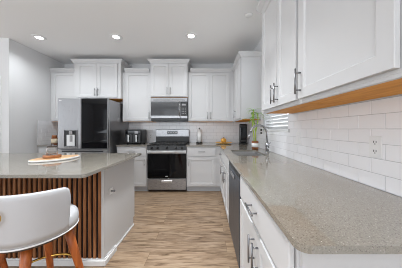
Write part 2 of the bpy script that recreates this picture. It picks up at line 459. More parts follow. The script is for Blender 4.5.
# ------------------------------------------------------------------ cabinets
UF = 3.715          # face of ordinary wall cabinets on the back wall
TF = 3.63           # face of the two taller, deeper ones
RF = 0.577          # face of wall cabinets on the right wall
BF = 3.432          # face of base cabinets on the back wall
BR = 0.285          # face of base cabinets on the right wall
HU, HT = 2.425, 2.585
def wall_cab_back(name_label, x0, x1, yf, z0, z1, doors, hsides, scribe=True):
    t = thing('wall_cabinet', ((x0+x1)/2, (yf+YB)/2, z0), name_label, 'cabinet', 'white wall cabinets')
    MB().box(x0, x1, yf, YB-0.001, z0+0.004, z1, 0.0015).build('body', M['white'], t)
    MB().box(x0+0.001, x1-0.001, yf+0.02, YB-0.012, z0, z0+0.0038).build('underside', M['maple'], t)
    P = P_back(yf)
    for (a, b), hs in zip(doors, hsides):
        d = shaker(P, a, b, z0+0.022, z1-0.012).build('door', M['white'], t)
        u = a+0.030 if hs == 'l' else b-0.030
        pull(P, u, z0+0.125, 0.15, True, 0.022).build('handle', M['satin'], d)
    return t
c1 = wall_cab_back('narrow white wall cabinet in the corner, left of the fridge', XL+0.0015, -2.7215, UF, ZU, HU, [(XL+0.05, -2.735)], ['r'])
crown_mesh([(XL+0.002, UF), (-2.722, UF)], HU).build('top_trim', M['white'], c1)
c2 = wall_cab_back('tall two-door white wall cabinet above the fridge', -2.720, -1.766, TF, 1.855, HT, [(-2.655, -2.246), (-2.241, -1.832)], ['r', 'l'])
crown_mesh([(-2.720, YB-0.002), (-2.720, TF), (-1.766, TF), (-1.766, YB-0.002)], HT).build('top_trim', M['white'], c2)
c3 = wall_cab_back('single-door white wall cabinet above the air fryer', -1.7645, -1.1505, UF, ZU, HU, [(-1.690, -1.165)], ['r'])
crown_mesh([(-1.714, UF), (-1.2005, UF)], HU).build('top_trim', M['white'], c3)
c4 = wall_cab_back('raised two-door white wall cabinet above the microwave', -1.149, -0.3855, TF, 1.885, HT, [(-1.135, -0.770), (-0.765, -0.400)], ['r', 'l'])
crown_mesh([(-1.149, YB-0.002), (-1.149, TF), (-0.3855, TF), (-0.3855, YB-0.002)], HT).build('top_trim', M['white'], c4)
c5 = wall_cab_back('two-door white wall cabinet above the paper towel roll', -0.384, 0.576, UF, ZU, HU, [(-0.370, 0.058), (0.063, 0.490)], ['r', 'l'])
crown_mesh([(-0.334, UF), (RF-0.052, UF)], HU).build('top_trim', M['white'], c5)

def wall_cab_right(label, y0, y1, z0, z1, doors, hsides, crown):
    t = thing('wall_cabinet', ((RF+XR)/2, (y0+y1)/2, z0), label, 'cabinet', 'white wall cabinets')
    MB().box(RF, XR-0.001, y0, y1, z0+0.012, z1, 0.0015).build('body', M['white'], t)
    mb = MB().box(RF, RF+0.019, y0, y1, z0, z0+0.0118); mb.box(XR-0.025, XR-0.001, y0, y1, z0-0.0, z0+0.0118)
    mb.build('bottom_rail', M['white'], t)
    MB().box(RF+0.0192, XR-0.0252, y0+0.0005, y1-0.0005, z0+0.004, z0+0.0116).build('underside', M['maple'], t)
    P = P_right(RF)
    for (a, b), hs in zip(doors, hsides):
        d = shaker(P, a, b, z0+0.026, z1-0.012).build('door', M['white'], t)
        u = a+0.030 if hs == 'n' else b-0.030
        pull(P, u, z0+0.125, 0.15, True, 0.022).build('handle', M['nickel'], d)
    crown_mesh(crown, z1).build('top_trim', M['white'], t)
    return t
wall_cab_right('corner white wall cabinet with blank side, above the bamboo plant', 2.91, YB-0.002, ZU, HU, [(2.93, 3.37)], ['f'],
               [(RF, UF-0.052), (RF, 2.91), (XR-0.002, 2.91)])
wall_cab_right('two-door white wall cabinet just before the window', 1.086, 1.82, ZU, HU, [(1.402, 1.762), (1.096, 1.394)], ['n', 'f'],
               [(XR-0.002, 1.82), (RF, 1.82), (RF, 1.086)])
wall_cab_right('large single-door white wall cabinet nearest the camera, over the worktop end', 0.490, 1.078, ZU, HU, [(0.520, 1.066)], ['f'],
               [(RF, 1.078), (RF, 0.490), (XR-0.002, 0.490)])

def base_cab_back(label, x0, x1, doors, drawers, hs):
    t = thing('base_cabinet', ((x0+x1)/2, (BF+YB)/2, 0), label, 'cabinet', 'white base cabinets')
    MB().box(x0, x1, BF, YB-0.001, 0.105, 0.8915, 0.0015).build('body', M['white'], t)
    MB().box(x0, x1, BF+0.06, BF+0.08, 0.0, 0.1048).build('toe_kick', M['toe'], t)
    P = P_back(BF)
    for (a, b), h in zip(doors, hs):
        d = shaker(P, a, b, 0.120, 0.685).build('door', M['white'], t)
        pull(P, a+0.03 if h == 'l' else b-0.03, 0.585, 0.13, True, 0.022).build('handle', M['satin'], d)
    for a, b in drawers:
        d = slab(P, a, b, 0.705, 0.870).build('drawer', M['white'], t)
        pull(P, (a+b)/2, 0.79, 0.13, False, 0.022).build('handle', M['satin'], d)
    return t
base_cab_back('white base cabinet under the air fryer, between fridge and stove', -1.745, -1.1505, [(-1.725, -1.165)], [(-1.725, -1.165)], ['r'])
base_cab_back('white base cabinet under the paper towel roll, beside the stove', -0.3845, 0.2835, [(-0.366, 0.186)], [(-0.366, 0.186)], ['l'])
base_cab_back('white base cabinet in the corner, left of the fridge', XL+0.0015, -2.7215, [(XL+0.03, -2.735)], [(XL+0.03, -2.735)], ['r'])

def base_cab_right(label, y0, y1, doors, drawers, hs, open_top=False, dw=True):
    t = thing('base_cabinet', ((BR+XR)/2, (y0+y1)/2, 0), label, 'cabinet', 'white base cabinets')
    mb = MB()
    if open_top:
        xb = XR-0.002
        mb.box(BR, xb, y0, y0+0.016, 0.105, 0.8915).box(BR, xb, y1-0.016, y1, 0.105, 0.8915)
        mb.box(BR+0.02, xb-0.012, y0+0.0162, y1-0.0162, 0.105, 0.121).box(xb-0.01, xb, y0+0.0162, y1-0.0162, 0.105, 0.8915)
        mb.box(BR, BR+0.018, y0+0.0162, y1-0.0162, 0.105, 0.8915)
    else: mb.box(BR, XR-0.002, y0, y1, 0.105, 0.8915, 0.0015)
    mb.build('body', M['white'], t)
    MB().box(BR+0.06, BR+0.08, y0, y1, 0.0, 0.1048).build('toe_kick', M['toe'], t)
    P = P_right(BR)
    for (a, b), h in zip(doors, hs):
        d = shaker(P, a, b, 0.120, 0.685).build('door', M['white'], t)
        pull(P, a+0.034 if h == 'n' else b-0.034, 0.575, 0.15, True, 0.022).build('handle', M['nickel'], d)
    for a, b, hd in drawers:
        d = slab(P, a, b, 0.705, 0.870).build('drawer', M['white'], t)
        if hd: pull(P, (a+b)/2, 0.79, 0.15, False, 0.022).build('handle', M['nickel'], d)
    return t
NE = 0.552
nc = base_cab_right('white base cabinet at the worktop end, with one wide drawer over two doors', NE, 1.385, [(0.562, 0.926), (0.930, 1.372)], [(0.562, 1.372, True)], ['f', 'n'])
mb = MB().box(BR+0.008, XR-0.002, NE-0.017, NE-0.0005, 0.0, 0.8915, 0.001); mb.build('end_panel', M['white'], nc)
base_cab_right('white sink base cabinet with two doors, beyond the dishwasher', 2.048, 2.80, [(2.058, 2.426), (2.43, 2.786)], [(2.058, 2.786, False)], ['f', 'n'], open_top=True)
base_cab_right('narrow white drawer base cabinet in the inside corner, past the sink', 2.801, YB-0.002, [(2.812, 3.30)], [(2.812, 3.30, True)], ['n'])

# ------------------------------------------------------------------ worktops
def filled(outer, holes, z0, z1, bev=0.0018):
    bm = bmesh.new(); edges = []
    for lp in [outer]+holes:
        vs = [bm.verts.new((x, y, z1)) for x, y in lp]
        for i in range(len(vs)): edges.append(bm.edges.new((vs[i], vs[(i+1) % len(vs)])))
    bmesh.ops.triangle_fill(bm, use_beauty=True, use_dissolve=False, edges=edges)
    bmesh.ops.recalc_face_normals(bm, faces=bm.faces)
    if bm.faces[:][0].normal.z < 0: bmesh.ops.reverse_faces(bm, faces=bm.faces)
    r = bmesh.ops.extrude_face_region(bm, geom=bm.faces[:])
    vs = [v for v in r['geom'] if isinstance(v, bmesh.types.BMVert)]
    bmesh.ops.translate(bm, verts=vs, vec=(0, 0, z0-z1))
    mb = MB(); mb.bm.free(); mb.bm = bm
    o = None
    return mb
def rounded(poly_pts, rad, n=6):
    out = []
    k = len(poly_pts)
    for i in range(k):
        p = Vector(poly_pts[i]); r = rad[i]
        if r <= 0: out.append(tuple(p)); continue
        a = (Vector(poly_pts[i-1])-p).normalized(); b = (Vector(poly_pts[(i+1) % k])-p).normalized()
        c = p + (a+b)*r
        a0 = math.atan2((p+a*r-c).y, (p+a*r-c).x); a1 = math.atan2((p+b*r-c).y, (p+b*r-c).x)
        d = (a1-a0+math.pi) % (2*math.pi) - math.pi
        for j in range(n+1):
            t = a0+d*j/n; out.append((c.x+r*math.cos(t), c.y+r*math.sin(t)))
    return out
XT, YT = XR-0.0092, YB-0.0092
CT0 = 0.892
SK = (0.362, 0.735, 2.078, 2.64)
outer = rounded([(0.250, 0.475), (XT, 0.475), (XT, YT), (-0.3845, YT), (-0.3845, 3.397), (0.250, 3.397)], [0.035, 0, 0, 0, 0.004, 0.008])
hole = rounded([(SK[0], SK[2]), (SK[1], SK[2]), (SK[1], SK[3]), (SK[0], SK[3])], [0.05]*4)
def bevel_mod(o, w_=0.002):
    b = o.modifiers.new('edge', 'BEVEL'); b.width = w_; b.segments = 2; b.limit_method = 'ANGLE'; b.angle_limit = math.radians(50)
o = filled(outer, [hole], CT0, ZW).build('worktop', M['quartz']); bevel_mod(o)
tag(o, 'long L-shaped speckled greige quartz worktop holding the sink', 'countertop')
o = filled(rounded([(-1.748, 3.397), (-1.1495, 3.397), (-1.1495, YT), (-1.748, YT)], [.004]*4), [], CT0, ZW).build('worktop', M['quartz']); bevel_mod(o)
tag(o, 'short speckled quartz worktop under the air fryer', 'countertop')
o = filled(rounded([(XL+0.0095, 3.397), (-2.722, 3.397), (-2.722, YT), (XL+0.0095, YT)], [.004]*4), [], CT0, ZW).build('worktop', M['quartz']); bevel_mod(o)
tag(o, 'small quartz worktop in the corner left of the fridge', 'countertop')

# ------------------------------------------------------------------ sink and faucet
sk = thing('kitchen_sink', (0.55, 2.33, 0.69), 'undermount double-bowl stainless sink set in the worktop', 'sink')
mid = 2.37
mb = MB()
for y0, y1 in ((SK[2]-0.006, mid-0.012), (mid+0.012, SK[3]+0.006)):
    x0, x1 = SK[0]-0.008, SK[1]+0.008
    mbb = MB()
    sh = lambda i, zz: [Vector((x, y, zz)) for x, y in rounded([(x0+i, y0+i), (x1-i, y0+i), (x1-i, y1-i), (x0+i, y1-i)], [0.05]*4, 4)]
    mbb.rings([sh(-0.005, CT0-0.001), sh(-0.004, CT0-0.0045), sh(-0.003, 0.700), sh(0.02, 0.689), sh(0.02, 0.692), sh(0.004, 0.705), sh(0, CT0-0.004), sh(0, CT0-0.001)], cap0=False, cap1=False)
    # floor of the bowl
    f = mbb.bm.faces.new([mbb.bm.verts.new(p) for p in sh(0.02, 0.692)])
    bmesh.ops.remove_doubles(mbb.bm, verts=mbb.bm.verts, dist=1e-5)
    bb = mbb.build('basin', M['sink_steel'], sk)
    MB().lathe([(0.0, 0), (0.036, 0), (0.042, 0.003), (0.03, 0.0035), (0.0, 0.001)][1:], ((x0+x1)/2, (y0+y1)/2, 0.6925), 20).build('drain', M['chrome'], bb)
MB().box(SK[0]-0.006, SK[1]+0.006, mid-0.0118, mid+0.0118, 0.80, CT0-0.0045, 0.004).build('divider', M['sink_steel'], sk)

fx, fy = 0.815, 2.36
fa = thing('kitchen_faucet', (fx, fy, ZW), 'tall chrome gooseneck faucet behind the sink', 'faucet')
MB().lathe([(0.030, 0.0003), (0.030, 0.006), (0.026, 0.012), (0.024, 0.016)], (fx, fy, ZW), 24).build('base', M['chrome'], fa)
MB().lathe([(0.0215, 0.016), (0.0215, 0.13), (0.018, 0.14)], (fx, fy, ZW), 24).build('body', M['chrome'], fa)
pts = [(fx, fy, ZW+0.13), (fx, fy, ZW+0.25)]
R_ = 0.115
for i in range(1, 15):
    a = math.pi*i/14*0.92
    pts.append((fx-R_+R_*math.cos(a), fy-0.02*i/14, ZW+0.25+R_*math.sin(a)))
e_ = Vector(pts[-1]); d_ = (e_-Vector(pts[-2])).normalized()
MB().tube(pts, 0.0145, 14).build('spout', M['chrome'], fa)
MB().cyl(e_, e_+d_*0.10, 0.0175, 0.019, 18).build('spray_head', M['chrome'], fa)
hd = MB().cyl((fx, fy-0.02, ZW+0.07), (fx, fy-0.05, ZW+0.07), 0.014)
hd.tube([(fx, fy-0.043, ZW+0.07), (fx+0.008, fy-0.055, ZW+0.10), (fx+0.02, fy-0.065, ZW+0.145)], [0.008, 0.007, 0.006], 10)
hd.build('lever', M['chrome'], fa)

# ------------------------------------------------------------------ dishwasher
P = P_right(BR)
dw = thing('dishwasher', (0.59, 1.72, 0), 'dark stainless dishwasher under the worktop, before the sink cabinet', 'dishwasher')
MB().box(BR+0.012, XR-0.02, 1.392, 2.044, 0.10, 0.889).build('body', M['grey_plastic'], dw)
mb = MB(); lbox(mb, P, 1.394, 2.043, 0.115, 0.825, -0.010, 0.024, 0.004); dd = mb.build('door', M['dark_steel'], dw)
mb = MB(); lbox(mb, P, 1.394, 2.043, 0.8265, 0.878, -0.010, 0.022, 0.004); mb.build('control_panel', M['black'], dw)
mb = MB(); lbox(mb, P, 1.62, 1.83, 0.765, 0.800, 0.0243, 0.034, 0.004); mb.build('handle', M['steel'], dd)
MB().box(BR+0.05, BR+0.065, 1.394, 2.043, 0.0, 0.0995).build('toe_kick', M['black'], dw)

# ------------------------------------------------------------------ stove
X0, X1 = -1.1465, -0.3885
st = thing('gas_stove', ((X0+X1)/2, 3.73, 0), 'stainless freestanding gas stove with black oven door', 'stove')
MB().box(X0, X1, 3.445, 4.058, 0.03, 0.895, 0.003).build('body', M['dark_steel'], st)
P = P_back(3.444)
mb = MB(); lbox(mb, P, X0+0.004, X1-0.004, 0.052, 0.268, 0.0, 0.036, 0.006); dwr = mb.build('drawer', M['steel'], st)
mb = MB(); lbox(mb, P, -0.872, -0.662, 0.196, 0.236, 0.0362, 0.048, 0.006); mb.build('handle', M['bright_steel'], dwr)
mb = MB(); lbox(mb, P, X0+0.004, X1-0.004, 0.276, 0.815, 0.0, 0.036, 0.006); od = mb.build('oven_door', M['black'], st)
mb = MB(); lbox(mb, P, X0+0.008, X1-0.008, 0.282, 0.755, 0.0362, 0.040, 0.0015); mb.build('door_glass', M['glassblack'], od)
mb = MB(); lbox(mb, P, X0+0.006, X1-0.006, 0.758, 0.812, 0.0362, 0.0415, 0.002); mb.build('door_trim', M['bright_steel'], od)
mb = MB(); mb.tube([P(X0+0.03, 0.787, 0.075), P(X1-0.03, 0.787, 0.075)], 0.013, 16)
for u in (X0+0.06, X1-0.06): mb.cyl(P(u, 0.787, 0.0417), P(u, 0.787, 0.075), 0.010)
mb.build('handle', M['bright_steel'], od)
mb = MB(); lbox(mb, P, -0.795, -0.745, 0.308, 0.320, 0.0402, 0.0408); mb.build('badge', M['silver_print'], od)
mb = MB().rings([[Vector((X0+0.003, y, z)) for y, z in ((3.4445, 0.822), (3.408, 0.822), (3.424, 0.906), (3.4445, 0.906))],
                 [Vector((X1-0.003, y, z)) for y, z in ((3.4445, 0.822), (3.408, 0.822), (3.424, 0.906), (3.4445, 0.906))]])
cp = mb.build('control_panel', M['black'], st)
for u in (-1.06, -0.945, -0.767, -0.59, -0.475):
    MB().cyl((u, 3.4140, 0.862), (u, 3.388, 0.857), 0.021, 0.018, 20).build('knob', M['black'], cp)
MB().box(X0, X1, 3.41, 4.00, 0.9075, 0.920, 0.004).build('cooktop', M['iron'], st)
for u, yy, rr in ((-1.02, 3.56, 0.05), (-1.02, 3.84, 0.04), (-0.767, 3.70, 0.055), (-0.515, 3.56, 0.05), (-0.515, 3.84, 0.04)):
    MB().lathe([(rr, 0), (rr, 0.008), (rr*0.7, 0.010), (rr*0.7, 0.016), (rr*0.6, 0.018)], (u, yy, 0.9202), 20).build('burner', M['iron'], st)
for g0, g1 in ((X0+0.02, -0.900), (-0.895, -0.640), (-0.635, X1-0.02)):
    mb = MB(); zt, t_ = 0.948, 0.006
    for yy in (3.44, 3.56, 3.70, 3.84, 3.96): mb.box(g0, g1, yy-t_, yy+t_, zt-0.012, zt, 0.002)
    for xx in (g0+t_, (g0+g1)/2, g1-t_): mb.box(xx-t_, xx+t_, 3.435, 3.965, zt-0.013, zt-0.001, 0.002)
    for xx in (g0+t_, g1-t_):
        for yy in (3.44, 3.70, 3.96): mb.box(xx-t_, xx+t_, yy-t_, yy+t_, 0.9203, zt-0.01)
    mb.build('grate', M['iron'], st)
mb = MB().box(X0+0.002, X1-0.002, 4.005, 4.060, 0.896, 1.055, 0.003); mb.build('rear_vent', M['black'], st)
bg = MB().box(X0+0.002, X1-0.002, 3.985, 4.060, 1.0555, 1.222, 0.008, 2).build('backguard', M['steel'], st)
mb = MB().box(-0.885, -0.650, 3.9815, 3.9848, 1.11, 1.19, 0.001); dp = mb.build('display', M['display'], bg)
for k in range(4):
    MB().box(-0.868+0.055*k, -0.836+0.055*k, 3.9808, 3.9814, 1.140, 1.160).build('touch_button', M['silver_print'], dp)

# ------------------------------------------------------------------ microwave
mw = thing('microwave', ((X0+X1)/2, 3.85, 1.395), 'stainless over-the-range microwave with dark window', 'microwave')
MB().box(X0+0.001, X1-0.001, 3.662, YB-0.002, 1.396, 1.880, 0.003).build('body', M['dark_steel'], mw)
P = P_back(3.6615)
mb = MB(); lbox(mb, P, X0+0.001, X1-0.001, 1.795, 1.879, 0, 0.024, 0.004); vg = mb.build('vent_grille', M['steel'], mw)
mb = MB()
for k in range(3): lbox(mb, P, X0+0.05, X1-0.05, 1.818+0.014*k, 1.823+0.014*k, 0.0242, 0.0250)
mb.build('louvers', M['slot'], vg)
mb = MB(); lbox(mb, P, X0+0.001, -0.530, 1.450, 1.793, 0, 0.030, 0.005); md = mb.build('door', M['steel'], mw)
mb = MB(); lbox(mb, P, X0+0.006, -0.558, 1.505, 1.784, 0.0302, 0.0315, 0.0005); mb.build('door_glass', M['greyglass'], md)
mb = MB()
mb.tube([P(-0.553, 1.50, 0.0302), P(-0.553, 1.515, 0.062), P(-0.553, 1.65, 0.072), P(-0.553, 1.775, 0.062), P(-0.553, 1.79, 0.0302)], 0.012, 12)
mb.build('handle', M['chrome'], md)
mb = MB(); lbox(mb, P, -0.528, X1-0.002, 1.505, 1.793, 0, 0.030, 0.003); kp = mb.build('control_panel', M['black'], mw)
mb = MB(); lbox(mb, P, -0.505, -0.425, 1.715, 1.750, 0.0302, 0.0308); mb.build('display', M['display_grey'], kp)
mb = MB()
for k in range(3):
    for j in range(4): lbox(mb, P, -0.508+0.032*k, -0.490+0.032*k, 1.545+0.036*j, 1.560+0.036*j, 0.0302, 0.0306)
mb.build('keypad', M['grey_plastic'], kp)
mb = MB(); lbox(mb, P, -0.528, X1-0.002, 1.450, 1.503, 0, 0.029, 0.003); mb.build('lower_trim', M['steel'], mw)
mb = MB(); lbox(mb, P, X0+0.004, X1-0.004, 1.400, 1.448, 0, 0.016, 0.003); mb.build('bottom_vent', M['black'], mw)

# ------------------------------------------------------------------ fridge
fr = thing('refrigerator', (-2.245, 3.62, 0), 'stainless french-door fridge with dark glass right door', 'fridge')
FX0, FX1, FY = -2.702, -1.790, 3.26
MB().box(FX0+0.004, FX1-0.004, FY+0.006, 4.04, 0.03, 1.775, 0.006).build('body', M['fridge_steel'], fr)
P = P_back(FY)
mb = MB(); lbox(mb, P, FX0, -2.272, 0.868, 1.79, 0, 0.066, 0.010); ld = mb.build('door', M['fridge_steel'], fr)
ld['label'] = 'plain steel left door with water dispenser'
mb = MB(); lbox(mb, P, -2.264, FX1, 0.868, 1.79, 0, 0.066, 0.010); rd = mb.build('door', M['fridge_steel'], fr)
rd['label'] = 'right door faced with black glass'
mb = MB(); lbox(mb, P, -2.258, -1.800, 0.876, 1.785, 0.0662, 0.070, 0.001); mb.build('glass_panel', M['glassblack'], rd)
mb = MB(); lbox(mb, P, FX0+0.03, FX0+0.075, 1.742, 1.756, 0.0662, 0.0672); mb.build('badge', M['silver_print'], ld)
# dispenser: surround, dark niche, bright pad, paddle, tray
mb = MB(); u0, u1, v0, v1 = -2.585, -2.335, 0.885, 1.215
for a in ((u0, u0+0.012, v0, v1), (u1-0.012, u1, v0, v1), (u0+0.0122, u1-0.0122, v0, v0+0.012), (u0+0.0122, u1-0.0122, v1-0.012, v1)):
    lbox(mb, P, *a, 0.0662, 0.076, 0.002)
ds = mb.build('dispenser', M['steel'], ld)
mb = MB(); lbox(mb, P, u0+0.0125, u1-0.0125, v0+0.0125, v1-0.0125, 0.0662, 0.068); mb.build('niche', M['black'], ld)
mb = MB(); lbox(mb, P, u0+0.055, u1-0.05, v0+0.04, v1-0.09, 0.0682, 0.074, 0.002); mb.build('splash_plate', M['bright_steel'], ld)
mb = MB(); lbox(mb, P, -2.478, -2.415, 1.13, 1.195, 0.0682, 0.095, 0.006); mb.build('spout_housing', M['chrome'], ld)
mb = MB(); lbox(mb, P, -2.470, -2.425, 1.00, 1.115, 0.0745, 0.082, 0.002); mb.build('paddle', M['grey_plastic'], ld)
mb = MB(); lbox(mb, P, u0+0.02, u1-0.02, v0+0.013, v0+0.030, 0.0682, 0.100, 0.002); mb.build('drip_tray', M['steel'], ld)
for z0, z1 in ((0.465, 0.855), (0.06, 0.455)):
    mb = MB(); lbox(mb, P, FX0, FX1, z0, z1, 0, 0.066, 0.010); fd = mb.build('freezer_drawer', M['fridge_steel'], fr)
    mb = MB(); lbox(mb, P, FX0+0.08, FX1-0.08, z1-0.045, z1-0.018, 0.0662, 0.0685, 0.001); mb.build('handle', M['black'], fd)
MB().box(FX0+0.02, FX1-0.02, FY+0.02, FY+0.05, 0.0, 0.0295).build('toe_grille', M['black'], fr)

# ------------------------------------------------------------------ island
IX, IX0 = -0.935, -2.95
SY = 1.585                       # face of the slats
isl = thing('kitchen_island', ((IX+IX0)/2, 1.93, 0), 'white kitchen island faced with dark walnut slats', 'island')
MB().box(IX0, IX+0.012, SY+0.022, 1.77, 0.0, 0.8895, 0.0015).build('knee_wall', M['white'], isl)
MB().box(IX0, IX-0.02, 1.771, 2.215, 0.105, 0.8895).build('cabinet_body', M['white'], isl)
MB().box(IX0, IX-0.02, 1.771, 2.16, 0.0, 0.1045).build('toe_kick', M['toe'], isl)
# end panel with the toe notch at its far foot
mb = MB().rings([[Vector((x, y, z)) for y, z in ((1.771, 0), (2.255, 0), (2.255, 0.012), (2.255, 0.10), (2.29, 0.105), (2.29, 0.8895), (1.771, 0.8895))] for x in (IX-0.0195, IX)])
mb.build('end_panel', M['white'], isl)
MB().box(IX0, IX-0.022, 2.216, 2.234, 0.105, 0.889).build('kitchen_side_front', M['white'], isl)
for k in range(4):
    a = IX0+0.02+k*0.49
    d = shaker(lambda u, v, w_: Vector((u, 2.2345+w_, v)), a, a+0.475, 0.12, 0.87).build('door', M['white'], isl)
# baseboards
mb = MB().box(IX0, IX+0.012, SY-0.016+0.006, SY+0.0215, 0.0, 0.048, 0.003)
mb.box(IX+0.0125, IX+0.030, SY-0.010, 1.785, 0.0, 0.048, 0.003)
mb.box(IX0, IX+0.012, SY+0.002, SY+0.0215, 0.0482, 0.062, 0.003); mb.box(IX+0.0125, IX+0.023, SY+0.002, 1.78, 0.0482, 0.062, 0.003)
mb.build('baseboard', M['trim'], isl)
MB().box(IX+0.0005, IX+0.011, 1.786, 2.254, 0.0, 0.022, 0.003).build('shoe_molding', M['trim'], isl)
sp = MB().box(IX0+0.02, IX-0.014, SY+0.0125, SY+0.0215, 0.0625, 0.889).build('slat_backing', M['felt'], isl)
mb = MB(); x = IX-0.014-0.027
while x > IX0+0.02:
    mb.box(x+0.001, x+0.026, SY, SY+0.012, 0.063, 0.8885, 0.0012); x -= 0.0453
mb.build('slats', M['slat'], sp)
MB().box(IX-0.013, IX+0.012, SY+0.002, SY+0.0215, 0.0625, 0.889, 0.001).build('corner_post', M['white'], isl)
o = filled(rounded([(-3.02, 1.215), (-0.845, 1.215), (-0.845, 2.30), (-3.02, 2.30)], [.03, .03, .006, .006]), [], 0.8905, ZW).build('worktop', M['quartz']); bevel_mod(o)
tag(o, 'wide speckled quartz worktop of the island, overhanging the stools', 'countertop')
hk = thing('wall_hook', (IX+0.012, 1.70, 0.62), 'small grey metal hook fixed to the white island end', 'hook')
MB().box(IX+0.0122, IX+0.018, 1.672, 1.728, 0.60, 0.66, 0.003).build('plate', M['plastic'], hk)
mb = MB().cyl((IX+0.018, 1.70, 0.632), (IX+0.045, 1.70, 0.632), 0.007); mb.cyl((IX+0.045, 1.70, 0.632), (IX+0.050, 1.70, 0.636), 0.011, 0.010)
mb.build('peg', M['nickel'], hk)

# ------------------------------------------------------------------ counter stools
def make_stool(cx, cy):
    t = thing('counter_stool', (cx, cy, 0), 'white leather barrel-back counter stool with walnut legs, gold ring on its back', 'stool', 'counter stools at the island')
    # seat
    R = 0.200
    prof = [(R-0.03, 0.622), (R-0.008, 0.624), (R, 0.634), (R+0.002, 0.66), (R-0.002, 0.690), (R-0.014, 0.706), (R-0.05, 0.714), (0.06, 0.717)]
    s = MB().lathe(prof, (cx, cy, 0), 56).build('seat', M['leather'], t)
    mb = MB(); mb.tube([(cx+(R-0.001)*math.cos(2*math.pi*i/56), cy+(R-0.001)*math.sin(2*math.pi*i/56), 0.6245) for i in range(56)], 0.0045, 8, closed=True)
    mb.build('piping', M['trim'], s)
    MB().lathe([(0.175, 0.600), (0.182, 0.604), (0.182, 0.6215)], (cx, cy, 0), 40).build('seat_base', M['lid'], t)
    # barrel back
    ac, half = math.radians(-86), math.radians(81)
    n = 64; loops = []
    for i in range(n+1):
        q = -1 + 2*i/n
        a = ac + half*q
        s_ = (1-abs(q))*half*0.21                       # distance from the end along the arc
        k = min(1.0, s_/0.035); rise = math.sqrt(max(0, 1-(1-k)**2))
        zt = 0.855 + 0.048*rise - 0.012*(abs(q)**3)
        zb = 0.640
        th = 0.030*(0.55+0.45*min(1, s_/0.018))
        lp = []
        def ring(r, z): lp.append(Vector((cx+r*math.cos(a), cy+r*math.sin(a), z)))
        ro = lambda z: R+0.003+0.020*((z-zb)/(0.9-zb))
        zz = [zb, zb+0.03, zb+0.09, zb+0.15, zt-0.03]
        for z in zz: ring(ro(z), z)
        ring(ro(zt)-0.003, zt-0.010); ring(ro(zt)-th*0.3, zt-0.001); ring(ro(zt)-th*0.7, zt-0.001); ring(ro(zt)-th+0.003, zt-0.010)
        for z in zz[::-1]: ring(ro(z)-th, z)
        loops.append(lp)
    MB().rings(loops, smooth=True).build('backrest', M['leather'], t)
    # ring pull on the back
    a = math.radians(-88)
    px, py = cx+(R+0.016)*math.cos(a), cy+(R+0.016)*math.sin(a)
    out = Vector((math.cos(a), math.sin(a), 0)); tan = Vector((-math.sin(a), math.cos(a), 0)); c0 = Vector((px, py, 0.832))
    mb = MB().cyl(c0-out*0.001, c0+out*0.006, 0.014); mb.cyl(c0+out*0.006, c0+out*0.016, 0.006)
    rp = mb.build('ring_mount', M['gold'], t)
    mb = MB(); c1_ = c0+out*0.013-Vector((0, 0, 0.030))
    mb.tube([c1_+tan*0.030*math.cos(2*math.pi*i/28)+Vector((0, 0, 0.030*math.sin(2*math.pi*i/28))) for i in range(28)], 0.0045, 8, closed=True)
    mb.build('pull_ring', M['gold'], rp)
    # legs and foot ring
    for ang in (27, -63, 207, 117):
        a = math.radians(ang); d = Vector((math.cos(a), math.sin(a), 0)); c0 = Vector((cx, cy, 0))
        p0 = c0 + d*0.142 + Vector((0, 0, 0.606)); p1 = c0 + d*0.282 + Vector((0, 0, 0.001))
        mb = MB(); mb.tube([p0, p0.lerp(p1, 0.3), p0.lerp(p1, 0.97), p1], [0.0245, 0.0225, 0.014, 0.0135], 16)
        lg = mb.build('leg', M['leg'], t)
    r_ = 0.196
    mb = MB(); mb.tube([(cx+r_*math.cos(2*math.pi*i/48), cy+r_*math.sin(2*math.pi*i/48), 0.335) for i in range(48)], 0.0075, 10, closed=True)
    mb.build('foot_ring', M['gold'], t)
    return t
s1 = make_stool(-1.02, 1.065)
s1['label'] = 'white leather barrel-back counter stool with walnut legs, gold ring on its back'
s2 = copy_tree(s1); s2.location = (-1.64, 1.15, 0)
s2['label'] = 'second stool, mostly hidden, only a dark leg showing behind the white stool'

# ------------------------------------------------------------------ things on the island
b_ang = math.atan2(0.37, 0.22)
bx, by = -1.560, 1.83
def leaf_outline(Lh, Wh, n=40):
    pts = []
    for i in range(n):
        a = 2*math.pi*i/n
        x = Lh*math.cos(a); y = Wh*math.sin(a)*(1-0.28*abs(math.cos(a))**2)
        pts.append((x, y))
    return pts
rotm = lambda pts: [(bx+math.cos(b_ang)*x-math.sin(b_ang)*y, by+math.sin(b_ang)*x+math.cos(b_ang)*y) for x, y in pts]
bd = thing('serving_board', (bx, by, ZW), 'pointed oval wooden serving board with white rim on the island', 'board')
ol = [(0.204, 0.130, 0.0005+ZW), (0.212, 0.138, ZW+0.006), (0.212, 0.138, ZW+0.016), (0.208, 0.135, ZW+0.019)]
MB().rings([[Vector((x, y, z)) for x, y in rotm(leaf_outline(a, b))] for a, b, z in ol]).build('rim', M['resin'], bd)
MB().rings([[Vector((x, y, z)) for x, y in rotm(leaf_outline(a, b))] for a, b, z in ((0.202, 0.126, ZW+0.0192), (0.202, 0.126, ZW+0.0225), (0.199, 0.123, ZW+0.0235))]).build('top', M['board'], bd)
zt = ZW+0.0238
jx, jy = -1.575, 1.80
ct = thing('jar_stand', (jx, jy, zt), 'round amber wooden block under the glass jar', 'stand')
MB().lathe([(0.068, 0), (0.073, 0.004), (0.075, 0.012), (0.075, 0.024), (0.071, 0.028), (0.02, 0.0285)], (jx, jy, zt), 32).build('block', M['darktray'], ct)
jar = thing('glass_jar', (jx, jy, zt+0.029), 'clear glass jar with dark lid on the serving board', 'jar')
jz = zt+0.0290
